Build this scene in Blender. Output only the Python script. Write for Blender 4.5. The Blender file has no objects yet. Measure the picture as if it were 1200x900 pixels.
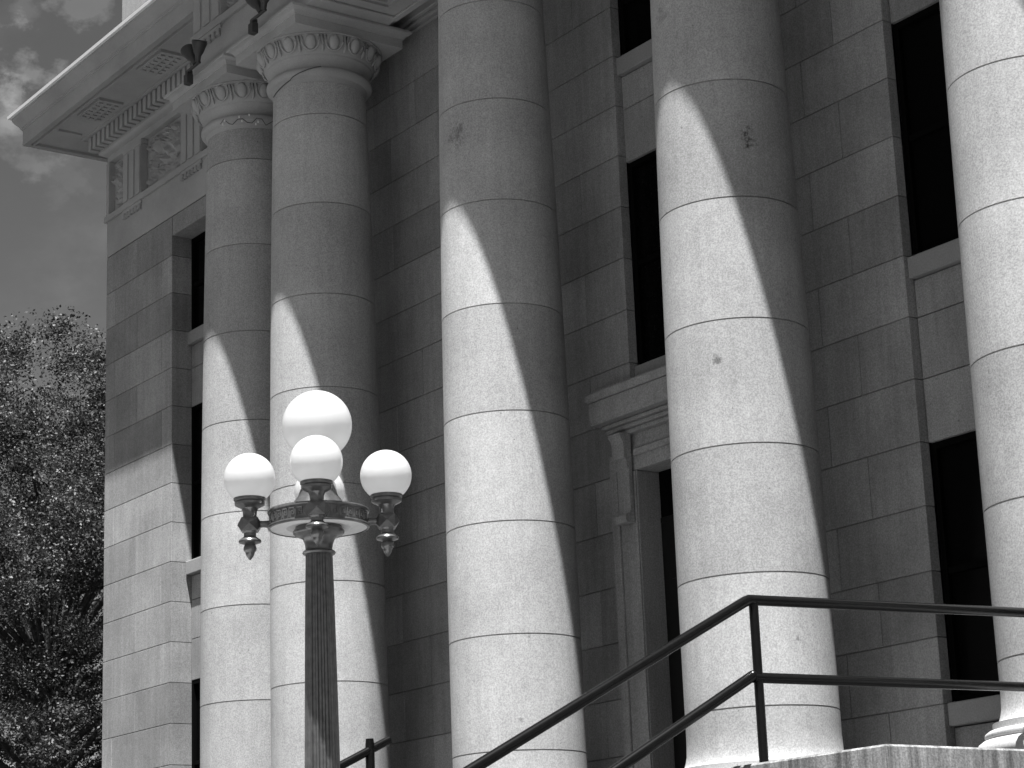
import bpy, bmesh, math, random
import numpy as np
from mathutils import Vector, Matrix, noise
random.seed(11)
PI = math.pi
sc = bpy.context.scene
COL = sc.collection
UP = 1.6                                   # the modelling origin is eye height; everything is lifted so the lawn lies at z = 0

# ------------------------------------------------------------------ helpers
class MB:
    """collects shapes, links them as one mesh object"""
    def __init__(s):
        s.v = []; s.f = []; s.tone = []; s.t = 0.5
    def add(s, vs, fs):
        n = len(s.v); s.v += [tuple(p) for p in vs]
        for f in fs:
            s.f.append([i + n for i in f]); s.tone.append(s.t)
    def box(s, x0, x1, y0, y1, z0, z1, c=0.0):
        if c <= 0:
            vs = [(x, y, z) for z in (z0, z1) for y in (y0, y1) for x in (x0, x1)]
            s.add(vs, [(0, 2, 3, 1), (4, 5, 7, 6), (0, 1, 5, 4), (2, 6, 7, 3), (0, 4, 6, 2), (1, 3, 7, 5)]); return
        bm = bmesh.new(); bmesh.ops.create_cube(bm, size=1)
        for v in bm.verts:
            v.co = Vector(((x0 + x1) / 2 + v.co.x * (x1 - x0), (y0 + y1) / 2 + v.co.y * (y1 - y0), (z0 + z1) / 2 + v.co.z * (z1 - z0)))
        bmesh.ops.bevel(bm, geom=bm.edges[:], offset=c, segments=1, affect='EDGES')
        s.bm(bm)
    def bm(s, bm, mat=None):
        bm.verts.index_update()
        vs = [(mat @ v.co if mat else v.co.copy()) for v in bm.verts]
        s.add(vs, [[v.index for v in f.verts] for f in bm.faces]); bm.free()
    def lathe(s, prof, cx=0, cy=0, n=48, flute=None, cap=True):
        m = len(prof); vs = []
        for r, z in prof:
            for k in range(n):
                a = 2 * PI * k / n; rr = r
                if flute:
                    q = abs((a * flute[0] / (2 * PI)) % 1 - .5) / .37
                    rr = r * (1 - flute[1] * (math.sqrt(1 - q * q) if q < 1 else 0))
                vs.append((cx + rr * math.cos(a), cy + rr * math.sin(a), z))
        fs = [(i * n + k, i * n + (k + 1) % n, (i + 1) * n + (k + 1) % n, (i + 1) * n + k) for i in range(m - 1) for k in range(n)]
        if cap:
            fs.append(list(range(n))[::-1]); fs.append([(m - 1) * n + k for k in range(n)])
        if prof[0][1] > prof[-1][1]: fs = [f[::-1] for f in fs]
        s.add(vs, fs)
    def sphere(s, c, r, n=32, m=20, sc_=(1, 1, 1)):
        prof = []
        vs = []; 
        for i in range(m + 1):
            t = -PI / 2 + PI * i / m
            for k in range(n):
                a = 2 * PI * k / n
                vs.append((c[0] + r * sc_[0] * math.cos(t) * math.cos(a), c[1] + r * sc_[1] * math.cos(t) * math.sin(a), c[2] + r * sc_[2] * math.sin(t)))
        s.add(vs, [(i * n + k, i * n + (k + 1) % n, (i + 1) * n + (k + 1) % n, (i + 1) * n + k) for i in range(m) for k in range(n)])
    def tube(s, pts, r, n=12, cap=True):
        pts = [Vector(p) for p in pts]; rs = r if isinstance(r, (list, tuple)) else [r] * len(pts)
        vs = []
        ref = Vector((0, 0, 1))
        for i, p in enumerate(pts):
            d = ((pts[min(i + 1, len(pts) - 1)] - p).normalized() + (p - pts[max(i - 1, 0)]).normalized())
            d.normalize()
            u = d.cross(ref if abs(d.z) < .95 else Vector((1, 0, 0))).normalized(); w = d.cross(u)
            k_ = 1.0
            if 0 < i < len(pts) - 1:
                k_ = 1 / max(.5, d.dot((pts[i + 1] - p).normalized()))
            for k in range(n):
                a = 2 * PI * k / n; vs.append(p + rs[i] * (u * math.cos(a) + w * math.sin(a) * k_))
        fs = [(i * n + (k + 1) % n, i * n + k, (i + 1) * n + k, (i + 1) * n + (k + 1) % n) for i in range(len(pts) - 1) for k in range(n)]
        if cap: fs += [list(range(n)), [(len(pts) - 1) * n + k for k in range(n)][::-1]]
        s.add(vs, fs)
    def sweep(s, prof, path, closed=False):
        """prof: (out, z) list; path: (x, y, nx, ny) corner points with mitre normals"""
        m = len(prof); vs = []
        for (x, y, nx, ny) in path:
            for o, z in prof: vs.append((x + nx * o, y + ny * o, z))
        P = len(path)
        fs = [(i * m + j, i * m + (j + 1) % m, ((i + 1) % P) * m + (j + 1) % m, ((i + 1) % P) * m + j)
              for i in range(P if closed else P - 1) for j in range(m)]
        if not closed: fs += [list(range(m))[::-1], [(P - 1) * m + j for j in range(m)]]
        s.add(vs, fs)
    def build(s, name, mat, parent=None, smooth=0, loc=None):
        me = bpy.data.meshes.new(name)
        off = Vector(loc) if loc is not None else Vector((0, 0, 0))
        me.from_pydata([tuple(Vector(p) - off) for p in s.v], [], s.f)
        bm = bmesh.new(); bm.from_mesh(me); bmesh.ops.recalc_face_normals(bm, faces=bm.faces[:]); bm.to_mesh(me); bm.free()
        at = me.attributes.new('tone', 'FLOAT', 'FACE'); at.data.foreach_set('value', s.tone)
        if smooth:
            me.polygons.foreach_set('use_smooth', [True] * len(me.polygons)); me.set_sharp_from_angle(angle=math.radians(smooth))
        me.materials.append(mat)
        o = bpy.data.objects.new(name, me); COL.objects.link(o)
        if parent: o.parent = parent
        o.location = off if not parent else (off - wloc(parent))
        return o

def wloc(o):
    p = Vector((0, 0, 0))
    while o: p += o.location; o = o.parent
    return p
def kid(name, mb, mat, parent, smooth=0):
    """part modelled in scene coordinates, parented to a thing whose frame is not rotated"""
    o = mb.build(name, mat, None, smooth); o.parent = parent; o.location = -wloc(parent); return o
def empty(name, loc, label, cat, group=None):
    o = bpy.data.objects.new(name, None); COL.objects.link(o); o.location = loc
    o.empty_display_size = .2
    o['label'] = label; o['category'] = cat
    if group: o['group'] = group
    return o
def copy_tree(o, parent=None, shift=None):
    c = o.copy(); COL.objects.link(c)
    if parent: c.parent = parent
    if shift: c.location = o.location + Vector(shift)
    for ch in [k for k in bpy.data.objects if k.parent == o]: copy_tree(ch, c)
    return c

# ------------------------------------------------------------------ materials (all neutral grey: the photograph is black and white)
def mat(name):
    m = bpy.data.materials.new(name); m.use_nodes = True
    nt = m.node_tree; b = nt.nodes['Principled BSDF']; return m, nt, b
def N(nt, t, **kw):
    n = nt.nodes.new(t)
    for k, v in kw.items():
        if k in n.inputs: n.inputs[k].default_value = v
        else: setattr(n, k, v)
    return n
def mathn(nt, op, a, b=None, clamp=False):
    n = nt.nodes.new('ShaderNodeMath'); n.operation = op; n.use_clamp = clamp
    for i, q in enumerate((a, b)):
        if q is None: continue
        if isinstance(q, (int, float)): n.inputs[i].default_value = q
        else: nt.links.new(q, n.inputs[i])
    return n.outputs[0]
def noise_out(nt, vec, scale, detail=3, rough=.55):
    n = N(nt, 'ShaderNodeTexNoise'); n.inputs['Scale'].default_value = scale; n.inputs['Detail'].default_value = detail
    n.inputs['Roughness'].default_value = rough; nt.links.new(vec, n.inputs['Vector']); return n.outputs['Fac']
def remap(nt, x, a, b, c, d, clamp=True):
    n = N(nt, 'ShaderNodeMapRange'); n.clamp = clamp
    for i, q in enumerate((a, b, c, d)): n.inputs[i + 1].default_value = q
    nt.links.new(x, n.inputs[0]); return n.outputs[0]
def grey(nt, val, b, sock='Base Color'):
    c = N(nt, 'ShaderNodeCombineColor')
    for i in range(3): nt.links.new(val, c.inputs[i])
    nt.links.new(c.outputs[0], b.inputs[sock])
def pos(nt): return N(nt, 'ShaderNodeNewGeometry').outputs['Position']

def stone(name, base, speckle=.21, blotch=.12, tone=.16, rough=.85, bump=.3, marks=(), streak=0.0, pits=True):
    m, nt, b = mat(name); p = pos(nt)
    fine = remap(nt, noise_out(nt, p, 72, 2, .75), .36, .64, 1 - speckle, 1 + speckle)
    mid = remap(nt, noise_out(nt, p, 17, 4, .65), .3, .7, 1 - speckle * .3, 1 + speckle * .3)
    big = remap(nt, noise_out(nt, p, 1.1, 5, .6), .3, .7, 1 - blotch, 1 + blotch)
    v = mathn(nt, 'MULTIPLY', mathn(nt, 'MULTIPLY', fine, mid), big)
    a = N(nt, 'ShaderNodeAttribute'); a.attribute_name = 'tone'
    v = mathn(nt, 'MULTIPLY', v, remap(nt, a.outputs['Fac'], 0, 1, 1 - tone, 1 + tone))
    if pits:                                       # small dark mineral spots and chips, irregularly spaced
        pz = remap(nt, noise_out(nt, p, 30, 1, .3), .78, .83, 1, .55)
        v = mathn(nt, 'MULTIPLY', v, pz)
    if streak:                                     # rain streaks running down from the top edge
        mp = N(nt, 'ShaderNodeMapping'); mp.inputs['Scale'].default_value = (9, 9, .55); nt.links.new(p, mp.inputs['Vector'])
        s1 = remap(nt, noise_out(nt, mp.outputs[0], 1.5, 5, .7), .36, .62, 1 - streak, 1 + streak * .3)
        v = mathn(nt, 'MULTIPLY', v, s1)
    for (mx, my, mz, rad, dark) in marks:          # individual stains of the stone
        vs = N(nt, 'ShaderNodeVectorMath'); vs.operation = 'DISTANCE'; nt.links.new(p, vs.inputs[0]); vs.inputs[1].default_value = (mx, my, mz + UP)
        e = mathn(nt, 'ADD', vs.outputs['Value'], remap(nt, noise_out(nt, p, 16, 4, .7), .3, .7, -rad * .75, rad * .75))
        v = mathn(nt, 'MULTIPLY', v, remap(nt, e, rad * .35, rad, dark, 1))
    v = mathn(nt, 'MULTIPLY', v, base)
    grey(nt, v, b); b.inputs['Roughness'].default_value = rough; b.inputs['Specular IOR Level'].default_value = .25; b.inputs['Diffuse Roughness'].default_value = 0.0
    bp = N(nt, 'ShaderNodeBump'); bp.inputs['Strength'].default_value = bump; bp.inputs['Distance'].default_value = .004
    nt.links.new(noise_out(nt, p, 75, 3, .7), bp.inputs['Height']); nt.links.new(bp.outputs[0], b.inputs['Normal'])
    return m
def plain(name, base, rough=.5, metal=0, var=.1, scale=14, spec=.5, coat=0):
    m, nt, b = mat(name); p = pos(nt)
    v = mathn(nt, 'MULTIPLY', remap(nt, noise_out(nt, p, scale, 4, .6), .3, .7, 1 - var, 1 + var), base)
    grey(nt, v, b); b.inputs['Roughness'].default_value = rough; b.inputs['Metallic'].default_value = metal
    b.inputs['Specular IOR Level'].default_value = spec; b.inputs['Coat Weight'].default_value = coat
    return m

M = {}
M['column'] = stone('column_granite', .37, marks=[(-12.189, 11.293, 6.445, .085, .22), (-12.205, 11.26, 6.37, .045, .3), (-15.38, 11.36, 6.94, .016, .3), (-12.17, 11.40, 6.93, .018, .3), (-12.17, 11.42, 5.95, .016, .3), (-15.62, 11.03, 6.86, .015, .4), (-16.2, 10.95, 5.95, .013, .35), (-12.435, 10.991, 4.579, .055, .42),
      (-15.864, 10.913, 7.66, .13, .55), (-15.826, 10.92, 7.82, .05, .5), (-15.93, 10.90, 7.50, .05, .6), (-12.30, 11.107, 5.27, .03, .6),
      (-15.87, 10.912, 8.83, .05, .7), (-12.82, 10.904, 7.64, .10, .75), (-12.164, 11.381, 2.38, .025, .5), (-12.158, 11.5, 2.05, .035, .6), (-15.44, 11.258, 2.86, .02, .45), (-15.49, 11.167, 2.14, .03, .6), (-18.68, 11.344, 9.31, .02, .45)], tone=.15, streak=.07, blotch=.15)
M['wall'] = stone('wall_granite', .285, tone=.17, blotch=.2, streak=.12)
M['trim'] = stone('carved_stone', .36, speckle=.06, blotch=.16, tone=.05, bump=.1, rough=.75, pits=False)
M['sill'] = stone('sill_stone', .27, speckle=.10, blotch=.08, bump=.15)
M['concrete'] = stone('streaked_concrete', .24, speckle=.25, blotch=.2, streak=.65, bump=.4)
M['pave'] = stone('pavement_concrete', .30, speckle=.15, blotch=.2)
M['bounce_cut'] = plain('dark_bounce_cut', .05, .8, var=.2, scale=6, spec=.2)  # for the added sheet that dims light bounced off the landing
M['base'] = stone('base_stone', .43, speckle=.12, blotch=.10, tone=.04, marks=[(-9.05, 10.86, 1.30, .06, .5)])
M['step'] = stone('step_concrete', .10, speckle=.15, blotch=.15)
M['flash'] = plain('white_flashing', .86, .55, var=.05)
M['iron'] = plain('lamp_iron', .15, .28, metal=.65, var=.25, scale=22, spec=.6)
M['rail'] = plain('black_rail_paint', .003, .24, var=.3, scale=30, spec=.28)
M['under'] = plain('white_enamel', .75, .5, var=.06)
M['pane'] = plain('dark_pane', .003, .12, var=.1, spec=.04)
M['frame'] = plain('dark_sash', .003, .7, spec=.03)
M['door'] = plain('dark_door', .008, .5, spec=.2)
M['flood'] = plain('floodlight_paint', .035, .5, var=.2)
M['bulb'] = plain('glint_bulb', .7, .2)
M['wire'] = plain('wire', .05, .6)
M['roof'] = plain('roof_sheet', .3, .8)

def opal():
    m, nt, b = mat('opal_glass')
    b.inputs['Base Color'].default_value = (.76, .76, .76, 1); b.inputs['Roughness'].default_value = .16
    b.inputs['Specular IOR Level'].default_value = .45
    t = N(nt, 'ShaderNodeBsdfTranslucent'); t.inputs['Color'].default_value = (.74, .74, .74, 1)
    mx = N(nt, 'ShaderNodeMixShader'); mx.inputs[0].default_value = .5
    nt.links.new(b.outputs[0], mx.inputs[1]); nt.links.new(t.outputs[0], mx.inputs[2])
    nt.links.new(mx.outputs[0], nt.nodes['Material Output'].inputs['Surface'])
    return m
M['opal'] = opal()
def leafmat():
    m, nt, b = mat('leaf')
    a = N(nt, 'ShaderNodeAttribute'); a.attribute_name = 'tone'
    v = remap(nt, a.outputs['Fac'], 0, 1, .022, .088)
    grey(nt, v, b); b.inputs['Roughness'].default_value = .5; b.inputs['Specular IOR Level'].default_value = .3
    t = N(nt, 'ShaderNodeBsdfTranslucent'); grey(nt, v, t, 'Color')
    mx = N(nt, 'ShaderNodeMixShader'); mx.inputs[0].default_value = .25
    nt.links.new(b.outputs[0], mx.inputs[1]); nt.links.new(t.outputs[0], mx.inputs[2])
    nt.links.new(mx.outputs[0], nt.nodes['Material Output'].inputs['Surface'])
    return m
M['leaf'] = leafmat()
M['bark'] = plain('bark', .07, .9, var=.35, scale=9, spec=.2)
M['lawn'] = plain('lawn', .025, .95, var=.3, scale=3, spec=.1)

# ------------------------------------------------------------------ courthouse
CX = -14.37                                   # middle of the portico
YC = 11.5                                     # column axis
YW = 12.40                                    # portico back wall
YP = 12.70                                    # wing wall
PF = 10.92                                    # portico entablature face
PL, PR = -21.09, 2 * CX + 21.09
WL, WR = -27.20, 2 * CX + 27.20
LZ = 1.10                                     # landing level
court = empty('courthouse', (CX, 12.7, -1.6), 'grey granite courthouse front with a row of big round columns and dark tall windows', 'courthouse')

def block(mb, x0, x1, y0, y1, z0, z1, g=.0042, c=.0035):
    mb.t = random.random()
    x0 += g; x1 -= g; z0 += g; z1 -= g
    vs = [(x0, y0 + c, z0), (x1, y0 + c, z0), (x1, y0 + c, z1), (x0, y0 + c, z1),
          (x0 + c, y0, z0 + c), (x1 - c, y0, z0 + c), (x1 - c, y0, z1 - c), (x0 + c, y0, z1 - c),
          (x0, y1, z0), (x1, y1, z0), (x1, y1, z1), (x0, y1, z1)]
    mb.add(vs, [(4, 5, 6, 7), (0, 1, 5, 4), (1, 2, 6, 5), (2, 3, 7, 6), (3, 0, 4, 7), (0, 8, 9, 1), (1, 9, 10, 2), (2, 10, 11, 3), (3, 11, 8, 0), (8, 11, 10, 9)])
def rowed(mb, x0, x1, y0, y1, zs, jf):
    """courses between heights zs; jf(k, zmid) gives the vertical joints"""
    for k in range(len(zs) - 1):
        js = [x0] + sorted(j for j in jf(k, (zs[k] + zs[k + 1]) / 2) if x0 + .15 < j < x1 - .15) + [x1]
        for a, b in zip(js[:-1], js[1:]): block(mb, a, b, y0, y1, zs[k], zs[k + 1])
    mb.t = .2
    mb.box(x0 + .02, x1 - .02, y0 + .014, y1 - .004, zs[0] + .01, zs[-1] - .01)   # mortar behind the joints

# wing piers (left wing is the one in view; the right one mirrors it)
pz = [9.475 - .5195 * n for n in range(22)][::-1]; pz = [-1.6] + [z for z in pz if z > -1.45] + [10.02]
npz = len(pz) - 1
def jp(k, z):
    return [-26.21] if (npz - 1 - k) % 2 == 0 else [-26.90, -25.47]
w = MB(); rowed(w, WL, -25.17, YP, YP + .29, pz, jp); kid('wall', w, M['wall'], court)
w = MB(); rowed(w, -23.51, PL + .02, YP, YP + .29, pz, lambda k, z: [-22.4] if k % 2 else [-22.9, -21.6]); kid('wall', w, M['wall'], court)
w = MB(); rowed(w, PR - .02, 2 * CX + 23.51, YP, YP + .29, pz, lambda k, z: [2 * CX + 22.4] if k % 2 else [2 * CX + 22.9, 2 * CX + 21.6]); kid('wall', w, M['wall'], court)
w = MB(); rowed(w, 2 * CX + 25.17, WR, YP, YP + .29, pz, lambda k, z: [2 * CX - j for j in jp(k, z)]); kid('wall', w, M['wall'], court)
# lintels over the wing windows
for s in (0, 1):
    l = MB(); a, b = (-25.17, -23.51) if s == 0 else (2 * CX + 23.51, 2 * CX + 25.17)
    block(l, a + .002, b - .002, YP + .003, YP + .29, 9.745, 10.02); kid('lintel', l, M['wall'], court)

def window(x0, x1, z0, z1, y, sill_y, sill=True, bars=1):
    f = MB(); t = .05
    f.box(x0, x0 + t, y - .03, y + .04, z0, z1); f.box(x1 - t, x1, y - .03, y + .04, z0, z1)
    f.box(x0 + t, x1 - t, y - .03, y + .04, z0, z0 + t); f.box(x0 + t, x1 - t, y - .03, y + .04, z1 - t, z1)
    zm = (z0 + z1) / 2; f.box(x0 + t, x1 - t, y - .02, y + .03, zm - .025, zm + .025)
    xm = (x0 + x1) / 2; f.box(xm - .015, xm + .015, y - .018, y + .028, z0 + t, zm - .025); f.box(xm - .015, xm + .015, y - .018, y + .028, zm + .025, z1 - t)
    o = kid('window', f, M['frame'], court)
    p = MB(); p.box(x0 + .01, x1 - .01, y + .012, y + .018, z0 + .01, z1 - .01); kid('pane', p, M['pane'], o)
    if sill:
        s = MB(); s.box(x0 + .003, x1 - .003, sill_y, y + .1, z0 - .18, z0 - .002, .008); kid('sill', s, M['sill'], o)
    return o
def spandrel(x0, x1, y, z0, z1, joints):
    s = MB(); zs = [z0] + sorted(j for j in joints if z0 + .1 < j < z1 - .1) + [z1]
    for a, b in zip(zs[:-1], zs[1:]): block(s, x0 + .001, x1 - .001, y, y + .25, a, b)
    s.t = .2; s.box(x0 + .02, x1 - .02, y + .03, y + .2, z0 + .01, z1 - .01)
    kid('spandrel', s, M['wall'], court)
for s in (0, 1):
    a, b = (-25.17, -23.51) if s == 0 else (2 * CX + 23.51, 2 * CX + 25.17)
    window(a, b, 8.43, 9.745, 13.02, 12.925); spandrel(a, b, 12.985, 7.40, 8.245, [7.93])
    window(a, b, 5.33, 7.40, 13.02, 12.90); spandrel(a, b, 12.985, 3.79, 5.145, [4.83, 4.32])
    window(a, b, 1.70, 3.79, 13.02, 12.90); spandrel(a, b, 12.985, -1.6, 1.515, [1.0, .5, 0, -.5, -1])
# portico back wall: four pieces between three bays
bz = [5.966 + .5126 * n for n in range(-9, 9)]; bz = [LZ] + [z for z in bz if z > LZ + .1]
bz[-1] = 10.12
def par(z): return round((z - 5.966 - .2563) / .5126) % 2 == 0
def j1(k, z): return [-18.73, -19.9] if par(z) else [-19.25, -20.4]
def j2(k, z): return [-15.86] if par(z) else [-16.45]
def j3(k, z): return [-12.70] if par(z) else [-12.29, -13.2]
def mir(j): return lambda k, z: [2 * CX - q for q in j(k, z)]
BD = .10
for (a, b, j) in ((PL, -18.14, j1), (-17.04, -15.25, j2), (-13.49, -11.70, j3), (-10.60, PR, mir(j1))):
    w = MB(); rowed(w, a, b, YW, YW + BD, bz, j); kid('wall', w, M['wall'], court)
for (a, b) in ((-18.14, -17.04), (-11.70, -10.60)):
    window(a, b, 8.507, 9.70, YW + .15, YW + .03); spandrel(a, b, YW + .088, 7.485, 8.32, [7.98]); spandrel(a, b, YW + .02, 9.70, 10.12, [])
    window(a, b, 5.44, 7.485, YW + .15, YW + .03); spandrel(a, b, YW + .088, 3.91, 5.255, [4.94, 4.43])
    window(a, b, 1.873, 3.91, YW + .15, YW + .03); spandrel(a, b, YW + .088, LZ, 1.688, [])
a, b = -15.25, -13.49
window(a, b, 8.507, 9.70, YW + .15, YW + .03); spandrel(a, b, YW + .088, 7.44, 8.32, [7.98]); spandrel(a, b, YW + .02, 9.70, 10.12, [])
window(a, b, 5.42, 7.44, YW + .15, YW + .05)
spandrel(a, b, YW + .088, 4.41, 5.235, [])
# side returns of the portico wall and body of the building
w = MB(); w.box(PL - .001, PL + .25, YW + BD + .002, YP + .25, LZ, 10.1); w.box(PR - .25, PR + .001, YW + BD + .002, YP + .25, LZ, 10.1)
w.box(WL + .012, WL + .3, YP + .292, 34, -1.6, 10.02); w.box(WR - .3, WR - .012, YP + .292, 34, -1.6, 10.02); w.box(WL + .012, WR - .012, 33.7, 33.99, -1.6, 10.02)
w.box(WL + .3, WR - .3, 13.3, 13.5, -1.6, 12.2)
kid('wall', w, M['wall'], court)

# door with surround in the middle bay
d = MB()
for s in (1, -1):
    def X(q): return CX + s * (q - CX)
    def bx(x0, x1, *r):
        x0, x1 = sorted((X(x0), X(x1))); d.box(x0, x1, *r)
    bx(-15.50, -15.18, YW - .045, YW + .26, LZ, 4.41, .006)
    bx(-15.54, -15.44, YW - .075, YW - .047, LZ, 4.60, .006)
    bx(-15.24, -15.185, YW - .062, YW - .048, LZ, 4.40, .004)
d.box(-15.44, 2 * CX + 15.44, YW - .045, YW + .26, 4.412, 4.60, .006)
d.box(-15.18, 2 * CX + 15.18, YW - .075, YW - .047, 4.54, 4.60, .004)
d.box(-15.43, 2 * CX + 15.43, YW - .03, YW + .07, 4.602, 4.75)
door = kid('door', d, M['wall'], court)
h = MB()
h.box(-15.46, 2 * CX + 15.46, YW - .10, YW - .002, 4.75, 4.79, .006); h.box(-15.48, 2 * CX + 15.48, YW - .14, YW - .002, 4.792, 4.83, .008)
h.box(-15.50, 2 * CX + 15.50, YW - .18, YW - .002, 4.832, 4.87, .01)
h.box(-15.56, 2 * CX + 15.56, YW - .27, YW - .002, 4.872, 5.09, .008); h.box(-15.59, 2 * CX + 15.59, YW - .30, YW - .002, 5.092, 5.18, .02)
kid('hood', h, M['wall'], door)
for s in (1, -1):
    cns = MB(); x0, x1 = sorted((CX + s * (-15.37 - CX), CX + s * (-15.20 - CX)))
    pr = [(0, 3.92), (.085, 3.92), (.10, 3.94), (.10, 3.985), (.085, 4.0), (.05, 4.01), (.04, 4.05), (.04, 4.42), (.06, 4.44), (.06, 4.50), (.085, 4.52), (.09, 4.66), (.11, 4.70), (.13, 4.73), (.13, 4.748), (0, 4.748)]
    vs = [(x, YW - .078 - o, z) for x in (x0, x1) for o, z in pr]; n = len(pr)
    cns.add(vs, [[i for i in range(n)], [n + i for i in range(n)][::-1]] + [[i, (i + 1) % n, n + (i + 1) % n, n + i] for i in range(n)])
    kid('console', cns, M['wall'], door)
lf = MB()
for x0, x1 in ((-15.17, CX - .005), (CX + .005, 2 * CX + 15.17)):
    lf.box(x0, x1, YW + .20, YW + .25, LZ + .02, 3.93, .004)
    for z0, z1 in ((1.3, 2.1), (2.2, 3.4)): lf.box(x0 + .12, x1 - .12, YW + .185, YW + .205, z0, z1, .008)
kid('door_leaf', lf, M['door'], door)
tr = MB(); tr.box(-15.17, 2 * CX + 15.17, YW + .21, YW + .22, 3.96, 4.41); kid('pane', tr, M['pane'], door)
tb = MB(); tb.box(-15.17, 2 * CX + 15.17, YW + .195, YW + .255, 3.93, 3.98, .005); kid('frame', tb, M['door'], door)

# columns
def rad(z): return YC * (.0516 + .00566 * z / YC - .0187 * (z / YC) ** 2)
JO = [1.873 + 1.0123 * k for k in range(8)]
def shaft_profile():
    pr = [(.628, 1.4825), (.622, 1.495), (.612, 1.525), (.603, 1.57), (rad(1.66) + .001, 1.66)]
    zs = []
    z = 1.66
    for j in JO:
        for q in np.linspace(z, j - .02, 6)[1:]: zs.append((q, 0))
        zs += [(j - .006, 0), (j - .0045, .012), (j + .0045, .012), (j + .006, 0), (j + .02, 0)]
        z = j + .02
    for q in np.linspace(z, 9.33, 4)[1:]: zs.append((q, 0))
    pr += [(rad(q) - g, q) for q, g in zs]
    return pr
def make_column(cx):
    s = MB(); tones = [random.random() for _ in range(10)]
    s.lathe(shaft_profile(), cx, YC, 96)
    o = MB.build(s, 'column', M['column'], None, 40)
    # one tone for each drum
    me = o.data; at = me.attributes['tone']
    at.data.foreach_set('value', [tones[min(9, max(0, int((p.center.z - 1.873) / 1.0123 + 1)))] for p in me.polygons])
    o.parent = court; o.location = -wloc(court)
    # capital: neck ring, cove and the carved egg moulding
    c = MB(); r0 = rad(9.33)
    c.lathe([(r0, 9.332), (r0 + .012, 9.365), (r0 + .018, 9.38), (.552, 9.39), (.572, 9.415), (.578, 9.44), (.570, 9.467), (.55, 9.485),
             (.525, 9.49), (.522, 9.51), (.535, 9.55), (.555, 9.585), (.572, 9.60), (.578, 9.612), (.578, 9.622), (.585, 9.632),
             (.596, 9.64), (.622, 9.69), (.645, 9.75), (.657, 9.80), (.667, 9.812), (.694, 9.814), (.694, 9.832), (.60, 9.838)], cx, YC, 96)
    ne = 16
    def at_(r, a, z): return Vector((cx + r * math.cos(a), YC + r * math.sin(a), z))
    def rr(z): 
        t = (z - 9.63) / .18; return .592 + .082 * max(0, min(1.1, t)) ** .75
    for k in range(ne):
        a = 2 * PI * (k + .3) / ne
        bm = bmesh.new(); bmesh.ops.create_uvsphere(bm, u_segments=14, v_segments=10, radius=1)
        tilt = Matrix.Rotation(math.radians(24), 4, 'Y')
        mtx = Matrix.Translation(at_(.642, a, 9.735)) @ Matrix.Rotation(a, 4, 'Z') @ tilt @ Matrix.Diagonal((.044, .062, .085, 1))
        c.bm(bm, mtx)
        # shell rim round the egg
        pts = []
        for q in range(13):
            th = PI * (1.0 + q / 12.0)
            dz = .098 * math.sin(th); da = .094 * math.cos(th) / .65
            zz = 9.745 + dz * (1.0)
            pts.append(at_(rr(zz) + .012, a + da, zz))
        pts = [at_(rr(9.80) + .01, a - .094 / .65, 9.80)] + pts + [at_(rr(9.80) + .01, a + .094 / .65, 9.80)]
        c.tube(pts, .011, 6)
        a2 = a + PI / ne
        c.tube([at_(rr(9.80) + .006, a2, 9.80), at_(rr(9.70) + .014, a2, 9.70), at_(rr(9.66) + .014, a2, 9.66), at_(rr(9.635) + .01, a2, 9.637)], [.010, .013, .017, .004], 6)
    kid('capital', c, M['trim'], o, 40)
    ab = MB(); hx, hy = .655, .675
    pr = [(0, 9.836), (0, 9.935), (.012, 9.937), (.016, 9.95), (.03, 9.975), (.055, 9.99), (.075, 9.995), (.08, 10.0), (.08, 10.026), (-.3, 10.026), (-.3, 9.836)]
    path = [(cx - hx, YC - hy, -1, -1), (cx + hx, YC - hy, 1, -1), (cx + hx, YC + hy, 1, 1), (cx - hx, YC + hy, -1, 1)]
    ab.sweep(pr, path, True); ab.box(cx - hx + .05, cx + hx - .05, YC - hy + .05, YC + hy - .05, 9.838, 10.02)
    kid('abacus', ab, M['trim'], o, 25)
    bs = MB()
    bs.lathe([(.55, 1.203), (.72, 1.203), (.765, 1.225), (.79, 1.263), (.79, 1.298), (.77, 1.335), (.74, 1.355), (.715, 1.359), (.715, 1.365), (.725, 1.373), (.728, 1.388), (.722, 1.403),
              (.70, 1.418), (.67, 1.421), (.67, 1.468), (.655, 1.471), (.640, 1.474), (.630, 1.482), (.5, 1.483)], cx, YC, 96)
    kid('base', bs, M['base'], o, 35)
    pl = MB(); pl.box(cx - .80, cx + .80, YC - .80, YC + .80, LZ, 1.201, .012); kid('plinth', pl, M['base'], o)
    return o
XS = [-20.79, -19.258, -15.99, -12.752, -9.515, -7.95]
for x in XS: make_column(x)

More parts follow.
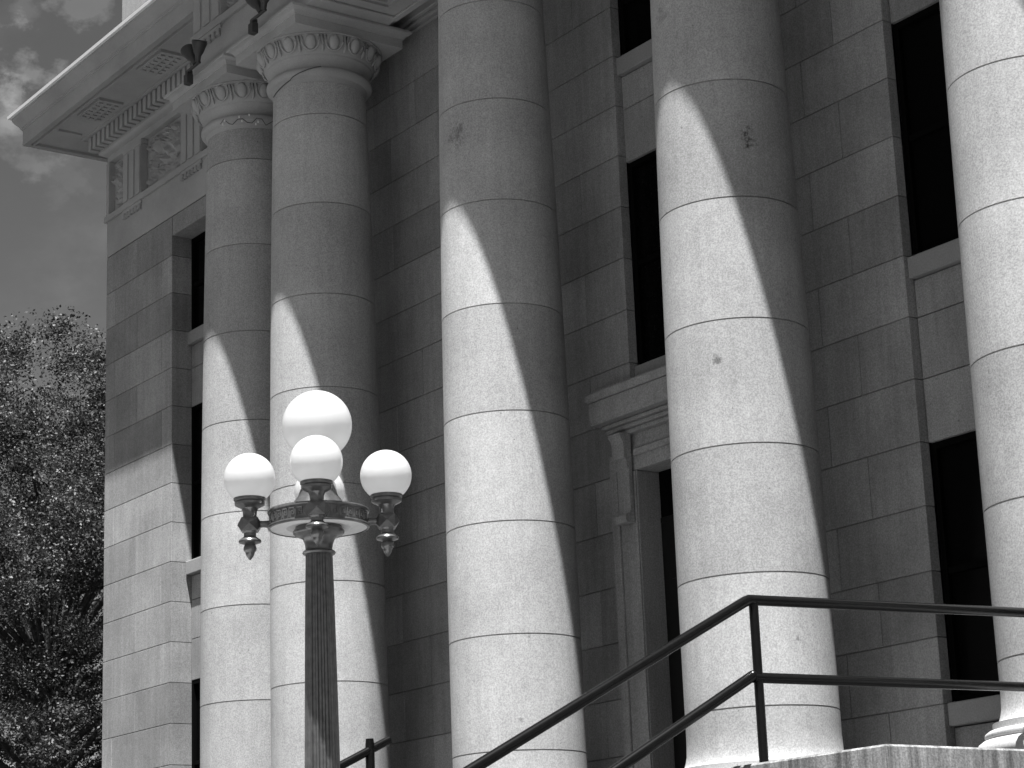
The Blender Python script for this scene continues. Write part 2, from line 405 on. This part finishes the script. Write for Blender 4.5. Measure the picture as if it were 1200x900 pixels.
# entablature: one run over the wings, one over the portico
def relief(name, x0, x1, z0, z1, y, parent, seed, narrow=False):
    rnd = random.Random(seed); nx = 20 if narrow else 44; nz = 46 if narrow else 44
    W, H = x1 - x0, z1 - z0
    sh = []
    if narrow:
        for i in range(9): sh.append((.5 + .12 * math.sin(i * 2.1), .08 + i * .105, .16, .055, rnd.uniform(-.6, .6), .05))
    else:
        sh += [(.62, .42, .26, .10, .7, .06), (.56, .50, .22, .07, .9, .05), (.70, .35, .2, .06, .6, .05), (.40, .68, .12, .14, 0, .07), (.30, .40, .07, .26, .15, .05),
               (.18, .3, .06, .2, -.1, .04), (.22, .72, .08, .12, .4, .05), (.75, .72, .1, .1, .3, .05), (.85, .6, .07, .2, -.2, .045), (.55, .86, .12, .05, .1, .04), (.15, .12, .1, .06, .3, .05)]
    for i in range(14 if narrow else 26):             # leaves and folds of the carving
        sh.append((rnd.uniform(.15, .85), rnd.uniform(.1, .9), rnd.uniform(.04, .10) * (1.8 if narrow else 1), rnd.uniform(.02, .05), rnd.uniform(-1.4, 1.4), rnd.uniform(.04, .075)))
    def hgt(u, v):
        h = 0
        for (a, b, ra, rb, ro, hh) in sh:
            du, dv = u - a, v - b; c_, s_ = math.cos(ro), math.sin(ro)
            q = ((du * c_ + dv * s_) / ra) ** 2 + ((-du * s_ + dv * c_) / rb) ** 2
            if q < 1: h = max(h, hh * math.sqrt(1 - q) * (1 + .5 * math.sin((du * c_ + dv * s_) / ra * 11)))
        for (a, b, r_) in (() if narrow else ((.26, .78, .15), (.74, .8, .13), (.8, .22, .12))):
            du, dv = u - a, v - b; r = math.hypot(du, dv); t = math.atan2(dv, du)
            if r < r_: h = max(h, .04 * (.5 + .5 * math.sin(t - r / r_ * 14)))
        h += .012 * noise.noise((u * 11, v * 11, seed))
        e = min(u, 1 - u, v, 1 - v)
        return max(.003, h * min(1, e * 14))
    m = MB(); vs = []
    for j in range(nz + 1):
        for i in range(nx + 1):
            u, v = i / nx, j / nz; vs.append((x0 + u * W, y - hgt(u, v) * (1.05 if narrow else 1.6), z0 + v * H))
    m.add(vs, [(j * (nx + 1) + i, j * (nx + 1) + i + 1, (j + 1) * (nx + 1) + i + 1, (j + 1) * (nx + 1) + i) for j in range(nz) for i in range(nx)])
    # edge skirt back to the frieze so the panel has depth
    m.box(x0, x1, y + .001, y + .0025, z0, z1)
    return kid(name, m, M['trim'], parent, 50)

def entablature(path, back, tri, mets, mut, dent_runs, over=1.0):
    """path: mitred corner points of the front face; outwards normals"""
    e = MB()
    prof = [(-back, 10.032), (0, 10.032), (0, 10.55), (.035, 10.552), (.035, 10.64), (0, 10.642), (-.085, 10.644), (-.085, 11.455), (.0, 11.458), (.0, 11.55), (.04, 11.56),
            (.085, 11.585), (.10, 11.60), (.10, 11.845), (-back, 11.845)]
    e.sweep(prof, path)
    o = kid('entablature', e, M['trim'], court, 25)
    c = MB()
    cp = [(-back, 11.847), (.26, 11.847), (.262, 11.835), (.285, 11.835), (.287, 11.87), (.77, 11.885), (.772, 11.845), (.80, 11.845), (.802, 11.90), (.83, 11.90), (.832, 11.86), (.915, 11.86),
          (.915, 12.09), (.93, 12.095), (.932, 12.115), (.945, 12.12), (.95, 12.14), (.975, 12.17), (1.01, 12.21), (1.035, 12.25), (1.038, 12.28), (1.045, 12.283), (1.045, 12.33), (-back, 12.52)]
    cp = [(q * over if q > 0 else q, z) for q, z in cp]
    c.sweep(cp, path); cor = kid('cornice', c, M['trim'], o, 25)
    f = MB(); f.sweep([(q * over, z) for q, z in [(1.047, 12.288), (1.085, 12.292), (1.09, 12.335), (1.07, 12.352), (.9, 12.375), (.9, 12.365), (1.046, 12.335)]], path); kid('flashing', f, M['flash'], cor)
    for (p0, p1, nrm) in dent_runs:
        dt = MB()
        L = math.hypot(p1[0] - p0[0], p1[1] - p0[1]); ux, uy = (p1[0] - p0[0]) / L, (p1[1] - p0[1]) / L; n = int(L / .146)
        for i in range(n):
            a = i * .146; b = a + .088
            q = [(p0[0] + ux * t + nrm[0] * o_, p0[1] + uy * t + nrm[1] * o_) for t, o_ in ((a, .102), (b, .102), (b, .24), (a, .24))]
            dt.add([(x, y, 11.635) for x, y in q] + [(x, y, 11.833) for x, y in q], [(0, 1, 2, 3), (4, 7, 6, 5), (0, 4, 5, 1), (1, 5, 6, 2), (2, 6, 7, 3), (3, 7, 4, 0)])
        kid('dentil_band', dt, M['trim'], o)
    for (x, hw, y) in tri:
        t = MB(); t.box(x - hw, x + hw, y - .022, y + .08, 10.646, 11.38); t.box(x - hw - .01, x + hw + .01, y - .034, y + .08, 11.382, 11.453, .006)
        for q in (-.68, 0, .68):
            t.box(x + hw * q - hw * .27, x + hw * q + hw * .27, y - .037, y - .0225, 10.66, 11.36, .012)
        kid('triglyph', t, M['trim'], o)
        g = MB(); g.box(x - hw, x + hw, y - .03, y + .002, 10.50, 10.549, .004)
        for i in range(6):
            gx = x - hw + hw * 2 * (i + .5) / 6
            g.lathe([(.034, 10.42), (.022, 10.498)], gx, y - .022, 10)
        kid('regula', g, M['trim'], o)
    if mets and path[0][0] == WL:
        t = MB(); t.box(WL + .001, WL + .085, YP - .02, YP + .08, 10.646, 11.453, .004); kid('corner_strip', t, M['trim'], o)
    for (x0, x1, y, sd, nar) in mets: relief('metope', x0, x1, 10.66, 11.44, y + .082, o, sd, nar)
    for (x, y) in mut:
        t = MB(); t.box(x - .36, x + .36, y - .72, y - .36, 11.838, 11.892)
        for i in range(6):
            for j in range(3):
                t.box(x - .33 + i * .11, x - .33 + i * .11 + .072, y - .69 + j * .115, y - .69 + j * .115 + .062, 11.815, 11.8375)
        if x < -26:
            sb = MB(); sb.box(x - 1.02, x - .98, y - .72, y - .36, 11.845, 11.885); kid('soffit_bar', sb, M['trim'], o)
        kid('mutule', t, M['trim'], o)
    return o
s2 = 1.0
left_path = [(WL, 30, -1, 0), (WL, YP, -1, -1), (PL - .02, YP, 0, -1)]
entablature(left_path, .35, [(-26.36, .28, YP), (-24.58, .29, YP), (-22.80, .29, YP)],
            [(-27.12, -26.68, YP, 3, True), (-26.04, -24.91, YP, 5, False), (-24.25, -23.13, YP, 8, False), (-22.47, -21.35, YP, 9, False)],
            [(-26.31, YP), (-24.43, YP), (-22.55, YP)], [((WL - .14, YP), (PL - .3, YP), (0, -1)), ((WL, YP + 6), (WL, YP), (-1, 0))])
port_path = [(PL, YP + .2, -1, 0), (PL, PF, -1, -1), (PR, PF, 1, -1), (PR, YP + .2, 1, 0)]
tx = [-20.74, -19.20, -17.60, -15.99, -14.37, -12.75, -11.14, -9.54, -8.0]
entablature(port_path, .28, [(x, .33, PF) for x in tx], [(a + .36, b - .36, PF, 20 + i, False) for i, (a, b) in enumerate(zip(tx[:-1], tx[1:]))],
            [(x, PF) for x in tx], [((PL - .14, PF), (PR + .14, PF), (0, -1)), ((PL, YP), (PL, PF), (-1, 0)), ((PR, PF), (PR, YP), (1, 0))], .953)
right_path = [(PR + .02, YP, 0, -1), (WR, YP, 1, -1), (WR, 30, 1, 0)]
entablature(right_path, .35, [(2 * CX + 26.36, .28, YP), (2 * CX + 24.58, .29, YP)], [], [], [((PR + .3, YP), (WR + .14, YP), (0, -1))])
# architrave core, soffit with sunk panels, porch ceiling
so = MB()
so.box(PL + .282, PR - .282, PF + .281, 12.06, 10.14, 11.84)
edges = []
xa = PL + .283
panels = [(-18.15, -17.09), (-14.9 - .0, -13.84)]
gaps = [(XS[i], XS[i + 1]) for i in range(5)]
y0, y1 = 11.21, 11.71
so.box(PL + .282, PR - .282, PF + .281, y0, 10.032, 10.139); so.box(PL + .282, PR - .282, y1, 11.95, 10.032, 10.139)
xe = PL + .282
for (a, b) in gaps:
    if b - a < 2: continue
    so.box(xe, a + 1.11, y0 + .0005, y1 - .0005, 10.0325, 10.139); xe = b - 1.11
    for k_, (ins, z) in enumerate(((0.0, 10.06), (.05, 10.085), (.10, 10.11))):
        xx0, xx1, yy0, yy1 = a + 1.11 + ins, b - 1.11 - ins, y0 + ins, y1 - ins; t_ = .05
        so.box(xx0, xx1, yy0, yy0 + t_, z, 10.1385); so.box(xx0, xx1, yy1 - t_, yy1, z, 10.1385)
        so.box(xx0, xx0 + t_, yy0 + t_, yy1 - t_, z, 10.1385); so.box(xx1 - t_, xx1, yy0 + t_, yy1 - t_, z, 10.1385)
so.box(xe, PR - .282, y0 + .0005, y1 - .0005, 10.0325, 10.139)
so.box(PL + .282, PR - .282, 11.9505, 12.06, 10.10, 10.139)
for (a, b) in gaps:
    if b - a < 2: continue
    for q in (a + .90, b - .97): so.box(q, q + .07, 10.98, 11.87, 10.004, 10.031, .008)
    so.box(a + .90, b - .90, 11.871, 11.945, 10.004, 10.031, .008)
kid('soffit', so, M['trim'], court)
ce = MB(); ce.box(PL + .27, PR - .27, 12.061, 13.2, 10.30, 10.45); kid('ceiling', ce, M['trim'], court)
cr = MB()
cr.box(PL + .28, PR - .28, YW - .03, YW + .3, 10.122, 10.16); cr.box(PL + .28, PR - .28, YW - .07, YW + .3, 10.162, 10.20, .008); cr.box(PL + .28, PR - .28, YW - .12, YW + .3, 10.202, 10.299, .01)
kid('crown_moulding', cr, M['trim'], court)
# attic and roof
at = MB(); at.box(WL + .01, WR - .01, 12.90, 33.9, 12.55, 15.4); kid('attic', at, M['wall'], court)
rf = MB(); rf.box(WL + .1, WR - .1, 12.6, 33.5, 12.2, 12.46); rf.box(PL + .1, PR - .1, PF + .2, 12.59, 11.9, 12.44); kid('roof', rf, M['roof'], court)

# ------------------------------------------------------------------ floodlights, wire, glinting string on the capitals
def flood(x, y, z, label, yaw):
    t = empty('floodlight', (x, y, z), label, 'floodlight', 'twin floodlights clamped to the column capitals')
    b = MB(); b.box(x - .045, x + .045, y - .05, y + .03, z - .07, z + .05, .006); b.box(x - .03, x + .03, y - .035, y + .03, z + .05, z + .10, .004)
    b.tube([(x, y - .02, z + .09), (x + .14, y - .04, z + .07), (x + .28, y - .04, z + .075)], .018, 8)
    b.tube([(x + .23, y - .04, z + .075), (x + .33, y - .04, z + .075)], .018, 8)
    kid('bracket', b, M['flood'], t, 40)
    for s in (-1, 1):
        h = MB(); h.lathe([(.022, 0), (.026, .02), (.028, .06), (.045, .09), (.064, .15), (.070, .18), (.070, .195), (.06, .195), (.055, .17), (.025, .12)], 0, 0, 20)
        ang = Matrix.Translation((x + .26 + s * .03, y - .045, z + .085)) @ Matrix.Scale(1.25, 4) @ Matrix.Rotation(s * math.radians(28), 4, 'Y') @ Matrix.Rotation(math.radians(8), 4, 'X')
        h.v = [tuple(ang @ Vector(p)) for p in h.v]
        kid('lamp_head', h, M['flood'], t, 40)
flood(-20.71, 10.66, 9.93, 'twin headed floodlight on the capital of the leftmost column', 0)
flood(-19.20, 10.66, 9.965, 'twin headed floodlight on the capital of the second column from the left', 0)
def ring_pt(cx, r, a, z): return (cx + r * math.cos(a), YC + r * math.sin(a), z)
w = MB(); ac = math.atan2(-.53, .85)
pz_ = [9.20, 9.332, 9.365, 9.38, 9.39, 9.415, 9.44, 9.467, 9.485, 9.49]; pr_ = [rad(9.2), rad(9.33), rad(9.33) + .012, rad(9.33) + .018, .552, .572, .578, .570, .55, .525]
w.tube([ring_pt(-19.258, float(np.interp(z, pz_, pr_)) + .005, ac + math.asin(t), z) for t, z in zip(np.linspace(-.97, .06, 22), np.linspace(9.315, 9.482, 22))], .0055, 6)
o = w.build('cable', M['wire'], None, 40); o['label'] = 'thin dark cable slanting across the neck of the second column'; o['category'] = 'cable'
t = empty('wire_string', (-20.79, YC - .6, 9.40), 'glinting little string of wire loops below the leftmost capital', 'wire string')
w = MB(); a1 = math.atan2(-.586, .81)
w.tube([ring_pt(-20.79, .60 + .02 * math.sin(i * 2.3), a1 - .5 + i * .09, 9.38 + .04 * math.sin(i * 1.7)) for i in range(13)], .004, 5); kid('wire', w, M['wire'], t)
for i, (da, dz) in enumerate(((-.42, 9.36), (-.38, 9.40), (-.1, 9.42), (-.05, 9.37), (.2, 9.33), (.24, 9.36), (.08, 9.44))):
    q = MB(); q.sphere(ring_pt(-20.79, .625, a1 + da, dz), .010, 8, 6, (1, 1, 1.6)); kid('bulb', q, M['bulb'], t, 60)

# ------------------------------------------------------------------ ground, steps, landing
g = MB(); g.add([(-1500, -600, -1.6), (600, -600, -1.6), (600, 2000, -1.6), (-1500, 2000, -1.6)], [(0, 1, 2, 3)])
o = g.build('lawn', M['lawn']); o['kind'] = 'structure'
LX0, LX1, LY = 2 * CX + 8.31, -8.31, 8.345
w = MB(); w.box(-60, 40, -2.2, 3.2, -1.7, -1.594); o = w.build('pavement', M['pave']); o['kind'] = 'structure'
w = MB(); w.box(-8.2, -2.5, 3.205, 6.5, -1.7, -1.593); o = w.build('path', M['pave']); o['kind'] = 'structure'  # unseen bright slab, added so the lamp iron reflects sunlit ground
nst = 16; rise = (LZ + 1.6) / (nst + 1)
s = MB()
prof = []
for k in range(nst):
    z = LZ - rise * (k + 1); yb = LY - .30 * k; s.box(LX0 + .4, LX1 - .0, yb - .30, LY + .3 - .001 * k, -1.65 - .001 * k, z, 0) if k == nst - 1 else s.box(LX0 + .4, LX1, yb - .30, yb + .02, z - rise - .1, z)
o = s.build('steps', M['step']); o['kind'] = 'structure'
ld = empty('stair_landing', (CX, LY, -1.6), 'rain streaked concrete landing block at the foot of the columns and black rail', 'landing')
b = MB(); b.box(LX0, LX1, LY, 12.99, -1.6, LZ - .002, .012); kid('block', b, M['concrete'], ld)
b = MB(); b.box(LX0 + .25, LX1 - .25, LY + .25, 12.39, LZ - .0019, LZ + .004); kid('bounce_cut_sheet', b, M['bounce_cut'], ld)  # unseen dark sheet, added to cut sunlight bouncing up onto the porch wall

# ------------------------------------------------------------------ handrails
RR = .031
def at_y(p, q, y):
    t = (y - p[0]) / (q[0] - p[0]); return (y, p[1] + t * (q[1] - p[1]))
X = -9.31
h = empty('handrail', (X, LY, LZ), 'black pipe handrail with two bars bending from the steps onto the landing', 'handrail')
r = MB(); lo = at_y((8.343, 2.018), (7.345, 1.507), 3.9)
r.tube([(X, lo[0], lo[1]), (X, 8.32, 2.006), (X, 8.352, 2.018), (X, 8.39, 2.0195), (X, 10.80, 2.0925), (X, 10.83, 2.07), (X, 10.83, 1.62)], RR, 20); kid('top_rail', r, M['rail'], h, 50)
r = MB(); lo2 = at_y((8.345, 1.585), (7.362, 1.055), 3.9)
r.tube([(X, lo2[0], lo2[1]), (X, 8.335, 1.580)], RR, 20); r.sphere((X, 8.345, 1.585), RR, 20, 12); r.tube([(X, 8.345, 1.574), (X, 10.83, 1.62)], RR * .98, 20); kid('mid_rail', r, M['rail'], h, 50)
for (y, z0, z1) in ((8.385, LZ - .003, 2.0), (4.0, -1.35, at_y((8.343, 2.018), (7.345, 1.507), 4.0)[1])):
    p = MB(); p.tube([(X, y, z0), (X, y, z1)], .027, 16); kid('post', p, M['rail'], h, 50)
X = -14.4
h = empty('handrail', (X, 8.978, LZ), 'black handrail end with one post showing just right of the lamp post', 'handrail')
r = MB(); lo = at_y((9.09, 1.770), (8.693, 1.583), 4.4)
r.tube([(X, lo[0], lo[1]), (X, 9.09, 1.770), (X, 9.125, 1.785)], .033, 18); kid('top_rail', r, M['rail'], h, 50)
for (y, z0, z1) in ((8.95, LZ - .003, 1.76), (8.90, LZ - .003, 1.2)):
    if z1 < 1.5: continue
    p = MB(); p.tube([(X, y, z0), (X, y, z1 - .02), (X, y, z1 + .03)], [.036, .036, .03], 16); kid('post', p, M['rail'], h, 50)

# ------------------------------------------------------------------ street lamp
LXc, LYc = -11.0 + .065, 6.475
def Zy(y): return {440: 3.434}.get(y, 2.662 + (600 - y) * .00484)
lamp = empty('street_lamp', (LXc, LYc, -1.6), 'fluted dark iron lamp post with five white glass globes and a key patterned ring', 'street lamp')
ped = empty('pedestal', (LXc, LYc, -1.6), 'square stone pedestal under the five globe lamp post', 'pedestal')
p = MB(); p.box(LXc - .45, LXc + .45, LYc - .45, LYc + .45, -1.6, .30, .015); kid('shaft', p, M['step'], ped)
p = MB(); p.box(LXc - .52, LXc + .52, LYc - .52, LYc + .52, .302, .42, .02); kid('cap', p, M['step'], ped)
s = MB(); s.lathe([(.125, .66), (.108, .70), (.106, .9), (.101, 1.25), (.094, 1.7), (.086, 2.15), (.081, 2.35), (.080, 2.405), (.0795, 2.42)], LXc, LYc, 256, flute=(16, .15)); kid('shaft', s, M['iron'], lamp, 28)
s = MB(); s.lathe([(.30, .42), (.30, .47), (.27, .49), (.24, .50), (.24, .52), (.20, .55), (.16, .60), (.145, .63), (.15, .65), (.135, .665), (.10, .67)], LXc, LYc, 48); kid('base', s, M['iron'], lamp, 40)
s = MB(); s.lathe([(.075, 2.418), (.092, 2.422), (.098, 2.432), (.092, 2.442), (.080, 2.447), (.079, 2.46), (.083, 2.485), (.095, 2.515), (.112, 2.53), (.138, 2.535), (.15, 2.548), (.152, 2.56), (.143, 2.572), (.135, 2.58), (.135, 2.592), (.12, 2.60)], LXc, LYc, 64)
kid('capital', s, M['iron'], lamp, 40)
rg = MB(); rg.lathe([(.285, 2.575), (.297, 2.577), (.300, 2.585), (.297, 2.593), (.2905, 2.595), (.2905, 2.665), (.296, 2.668), (.300, 2.676), (.296, 2.685), (.27, 2.69), (.20, 2.695), (.10, 2.70)], LXc, LYc, 96, cap=False)
# raised Greek key meander round the band
def key(mb, a0, a1, n):
    pts = [(0, 0), (0, 1), (.8, 1), (.8, .25), (.4, .25), (.4, .6), (.6, .6)]
    for i in range(n):
        wa = (a1 - a0) / n
        pp = [(a0 + wa * (i + .08 + .86 * u), 2.603 + .052 * v) for u, v in pts]
        for (aa, za), (ab, zb) in zip(pp[:-1], pp[1:]):
            st = 4 if abs(aa - ab) > 1e-5 else 1
            mb.tube([(LXc + .2915 * math.cos(aa + (ab - aa) * q / st), LYc + .2915 * math.sin(aa + (ab - aa) * q / st), za + (zb - za) * q / st) for q in range(st + 1)], .0042, 5)
ax = math.atan2(LYc, LXc) - .02                     # direction away from the camera
for q in range(4):
    c0 = ax + PI / 4 + q * PI / 2; key(rg, c0 - .52, c0 + .52, 6)
ring = kid('ring', rg, M['iron'], lamp, 40)
rb = MB(); rb.lathe([(.136, 2.588), (.18, 2.584), (.186, 2.579), (.20, 2.579), (.206, 2.584), (.286, 2.580)], LXc, LYc, 96, cap=False); kid('under_plate', rb, M['under'], ring, 50)
st = MB(); st.lathe([(.185, 2.69), (.175, 2.70), (.12, 2.77), (.085, 2.86), (.08, 2.94), (.10, 2.97), (.125, 2.985), (.13, 3.0), (.125, 3.02), (.11, 3.03)], LXc, LYc, 40); kid('stem', st, M['iron'], lamp, 40)
ARM = .402
for q in range(4):
    a = ax + PI / 2 * q; ux, uy = math.cos(a), math.sin(a); cx_, cy_ = LXc + ARM * ux, LYc + ARM * uy
    f = MB(); zc = 2.61
    f.lathe([(.06, 2.775), (.088, 2.775), (.096, 2.768), (.094, 2.756), (.085, 2.748), (.090, 2.742), (.088, 2.728), (.070, 2.718), (.050, 2.708), (.042, 2.69), (.040, 2.66), (.043, 2.65), (.05, 2.648)], cx_, cy_, 40)
    # faceted four sided boss with pyramid points
    hw, hz = .046, .036
    vs = []
    for z in (zc - hz - .004, zc + hz + .004):
        for sx, sy in ((-1, -1), (1, -1), (1, 1), (-1, 1)):
            dx, dy = sx * hw, sy * hw; vs.append((cx_ + dx * ux - dy * uy, cy_ + dx * uy + dy * ux, z))
    for sx, sy in ((0, -1), (1, 0), (0, 1), (-1, 0)):
        dx, dy = sx * (hw + .028), sy * (hw + .028); vs.append((cx_ + dx * ux - dy * uy, cy_ + dx * uy + dy * ux, zc))
    fs = [(0, 3, 2, 1), (4, 5, 6, 7)]
    for k in range(4):
        n = (k + 1) % 4; ap = 8 + k; fs += [(k, n, ap), (n, n + 4, ap), (n + 4, k + 4, ap), (k + 4, k, ap)]
    f.add(vs, fs)
    f.lathe([(.042, zc - hz - .002), (.036, 2.56), (.036, 2.54), (.045, 2.532), (.062, 2.52), (.067, 2.512), (.064, 2.503), (.045, 2.497), (.03, 2.492)], cx_, cy_, 40)
    f.tube([(LXc + .285 * ux, LYc + .285 * uy, 2.61), (LXc + .32 * ux, LYc + .32 * uy, 2.613), (LXc + .37 * ux, LYc + .37 * uy, 2.61)], [.024, .019, .024], 14)
    arm = kid('arm', f, M['iron'], lamp, 22)
    fn = MB(); fn.lathe([(.03, 2.493), (.034, 2.486), (.039, 2.468), (.037, 2.455), (.028, 2.446), (.027, 2.44), (.022, 2.425), (.008, 2.405), (.002, 2.40)], cx_, cy_, 24); kid('finial', fn, M['iron'], arm, 50)
    gl = MB(); gl.sphere((cx_, cy_, 2.888), .1525, 64, 40); kid('globe', gl, M['opal'], lamp, 180)
gl = MB(); gl.sphere((LXc, LYc, 3.205), .2075, 72, 44); kid('globe', gl, M['opal'], lamp, 180)

# ------------------------------------------------------------------ trees beyond the corner of the building
def tree(cx, cy, top, rx, rz, nclump, nleaf, seed, label, lean=(0, 0), leaf=.036):
    rnd = np.random.RandomState(seed)
    t = empty('tree', (cx, cy, -1.6), label, 'tree', None)
    zc = top - rz
    tk = MB(); tk.tube([(cx, cy, -1.65), (cx + .1, cy, 0), (cx + .05, cy + .1, 2.5), (cx + .2, cy, 5.0), (cx + .1, cy - .1, zc)], [.50, .36, .30, .24, .14], 14)
    cl = []
    while len(cl) < nclump:
        d = rnd.normal(size=3); d /= np.linalg.norm(d); rad_ = rnd.uniform(.18, 1) ** .45
        lob = 1 + .10 * math.sin(3 * math.atan2(d[1], d[0]) + seed) + .08 * math.sin(5 * d[2] * 2 + 2 * math.atan2(d[1], d[0]))
        p = np.array([cx + d[0] * rx * rad_ * lob, cy + d[1] * rx * rad_ * lob, zc + d[2] * rz * rad_ * (1 if d[2] > 0 else .95)])
        if p[2] < .2: continue
        cl.append(p)
    cl = np.array(cl)
    for p in cl[::11]:
        b = np.array([cx + .1, cy, min(p[2] - 1.5, zc)]) ; b[2] = max(b[2], 2.2)
        mid = b * .45 + p * .55 + rnd.normal(size=3) * .35 + np.array([0, 0, .4])
        tk.tube([tuple(b), tuple(mid), tuple(p)], [.09, .045, .012], 7)
    kid('trunk', tk, M['bark'], t, 60)
    n = nclump * nleaf
    cs = np.repeat(cl, nleaf, axis=0); rad_c = np.repeat(rnd.uniform(.38, .75, nclump), nleaf)
    off = rnd.normal(size=(n, 3)); off /= np.linalg.norm(off, axis=1)[:, None]; off *= (rnd.uniform(0, 1, n) ** .62 * rad_c)[:, None]; off[:, 2] *= .75
    c = cs + off
    nr = rnd.normal(size=(n, 3)); nr[:, 2] = np.abs(nr[:, 2]) * 1.0 + .35; nr /= np.linalg.norm(nr, axis=1)[:, None]
    u = np.cross(nr, rnd.normal(size=(n, 3))); u /= np.linalg.norm(u, axis=1)[:, None]; v = np.cross(nr, u)
    sz = rnd.uniform(.65, 1.3, n)[:, None] * leaf
    V = np.stack([c - u * sz, c + v * sz * .55 - nr * sz * .12, c + u * sz, c - v * sz * .55 - nr * sz * .12], 1).reshape(-1, 3)
    V -= np.array([cx, cy, -1.6])
    me = bpy.data.meshes.new('crown'); me.vertices.add(len(V)); me.vertices.foreach_set('co', V.ravel())
    me.loops.add(4 * n); me.loops.foreach_set('vertex_index', np.arange(4 * n, dtype=np.int32))
    me.polygons.add(n); me.polygons.foreach_set('loop_start', np.arange(0, 4 * n, 4, dtype=np.int32))
    at = me.attributes.new('tone', 'FLOAT', 'FACE'); at.data.foreach_set('value', np.clip(np.repeat(rnd.uniform(.1, .9, nclump), nleaf) + rnd.normal(0, .18, n), 0, 1))
    me.update(calc_edges=True); me.validate(); me.materials.append(M['leaf'])
    o = bpy.data.objects.new('crown', me); COL.objects.link(o); o.parent = t
    return t
tree(-40.2, 17.6, 13.2, 5.0, 7.2, 950, 420, 4, 'dense leafy dark tree rising behind the left corner of the building')
tree(-50.5, 21.6, 16.3, 6.4, 9.2, 760, 380, 9, 'farther leafy tree glimpsed through the gaps of the front one at the left edge')

# ------------------------------------------------------------------ lift everything so the lawn is z = 0
for o in list(COL.objects):
    if o.parent is None: o.location.z += UP

# ------------------------------------------------------------------ camera
cam = bpy.data.cameras.new('camera'); co = bpy.data.objects.new('camera', cam); COL.objects.link(co); sc.camera = co
yaw, pit, rol = math.radians(54.0878), math.radians(15.084), math.radians(-2.2838)
F = Vector((-math.sin(yaw) * math.cos(pit), math.cos(yaw) * math.cos(pit), math.sin(pit))); R_ = Vector((math.cos(yaw), math.sin(yaw), 0)); U = R_.cross(F)
R2 = R_ * math.cos(rol) + U * math.sin(rol); U2 = U * math.cos(rol) - R_ * math.sin(rol)
co.matrix_world = Matrix(((R2.x, U2.x, -F.x, 0), (R2.y, U2.y, -F.y, 0), (R2.z, U2.z, -F.z, UP), (0, 0, 0, 1)))
cam.sensor_width = 36; cam.lens = 2568.8 / 1200 * 36; cam.clip_start = .1; cam.clip_end = 4000

# ------------------------------------------------------------------ daylight
saz = (.755, -.656); el = math.atan(3.306)
sun = bpy.data.lights.new('sun', 'SUN'); sun.energy = 5.0; sun.angle = math.radians(.53); so_ = bpy.data.objects.new('sun', sun); COL.objects.link(so_)
sd = Vector((saz[0] * math.cos(el), saz[1] * math.cos(el), math.sin(el)))
so_.rotation_euler = sd.to_track_quat('Z', 'Y').to_euler(); so_.location = (0, 0, 40)
wd = bpy.data.worlds.new('World'); sc.world = wd; wd.use_nodes = True; nt = wd.node_tree
bg = nt.nodes['Background']
sky = N(nt, 'ShaderNodeTexSky'); sky.sky_type = 'NISHITA'; sky.sun_disc = False; sky.sun_elevation = el; sky.sun_rotation = math.atan2(saz[0], saz[1])
sp = N(nt, 'ShaderNodeSeparateColor'); nt.links.new(sky.outputs[0], sp.inputs[0])
v = mathn(nt, 'ADD', mathn(nt, 'MULTIPLY', sp.outputs[0], 1.72), mathn(nt, 'MULTIPLY', sp.outputs[1], -.72))   # red filtered black and white
tc = N(nt, 'ShaderNodeTexCoord')
mp = N(nt, 'ShaderNodeMapping'); mp.inputs['Scale'].default_value = (1, 1, 1.5); nt.links.new(tc.outputs['Generated'], mp.inputs['Vector'])
wisp = remap(nt, noise_out(nt, mp.outputs[0], 42, 8, .62), .34, .66, 0, 1)
thin = remap(nt, noise_out(nt, mp.outputs[0], 6, 6, .6), .50, .70, 0, .35)        # thin veil over the whole sky
c1 = mathn(nt, 'MULTIPLY', thin, wisp)
for (dx, dy, dz, rad_, amt) in ((-.8460, .3590, .3935, .021, .85), (-.8545, .3530, .3800, .018, .7), (-.8268, .3725, .4214, .018, .6), (-.8590, .3600, .3640, .020, .4), (-.8568, .379, .3495, .016, .15), (-.838, .352, .417, .008, .3)):
    vs = N(nt, 'ShaderNodeVectorMath'); vs.operation = 'DISTANCE'; nt.links.new(tc.outputs['Generated'], vs.inputs[0]); vs.inputs[1].default_value = Vector((dx, dy, dz)).normalized()
    e = mathn(nt, 'ADD', vs.outputs['Value'], mathn(nt, 'MULTIPLY', mathn(nt, 'SUBTRACT', wisp, .5), -rad_ * 1.5))
    c1 = mathn(nt, 'ADD', c1, remap(nt, e, rad_ * .25, rad_ * .85, amt, 0))
v = mathn(nt, 'ADD', v, mathn(nt, 'MULTIPLY', c1, .9))
cc = N(nt, 'ShaderNodeCombineColor')
for i in range(3): nt.links.new(v, cc.inputs[i])
nt.links.new(cc.outputs[0], bg.inputs[0]); bg.inputs[1].default_value = .05
sc.view_settings.view_transform = 'Standard'; sc.view_settings.look = 'None'; sc.view_settings.gamma = 1; sc.view_settings.use_curve_mapping = False
sc.view_settings.exposure = 1.5
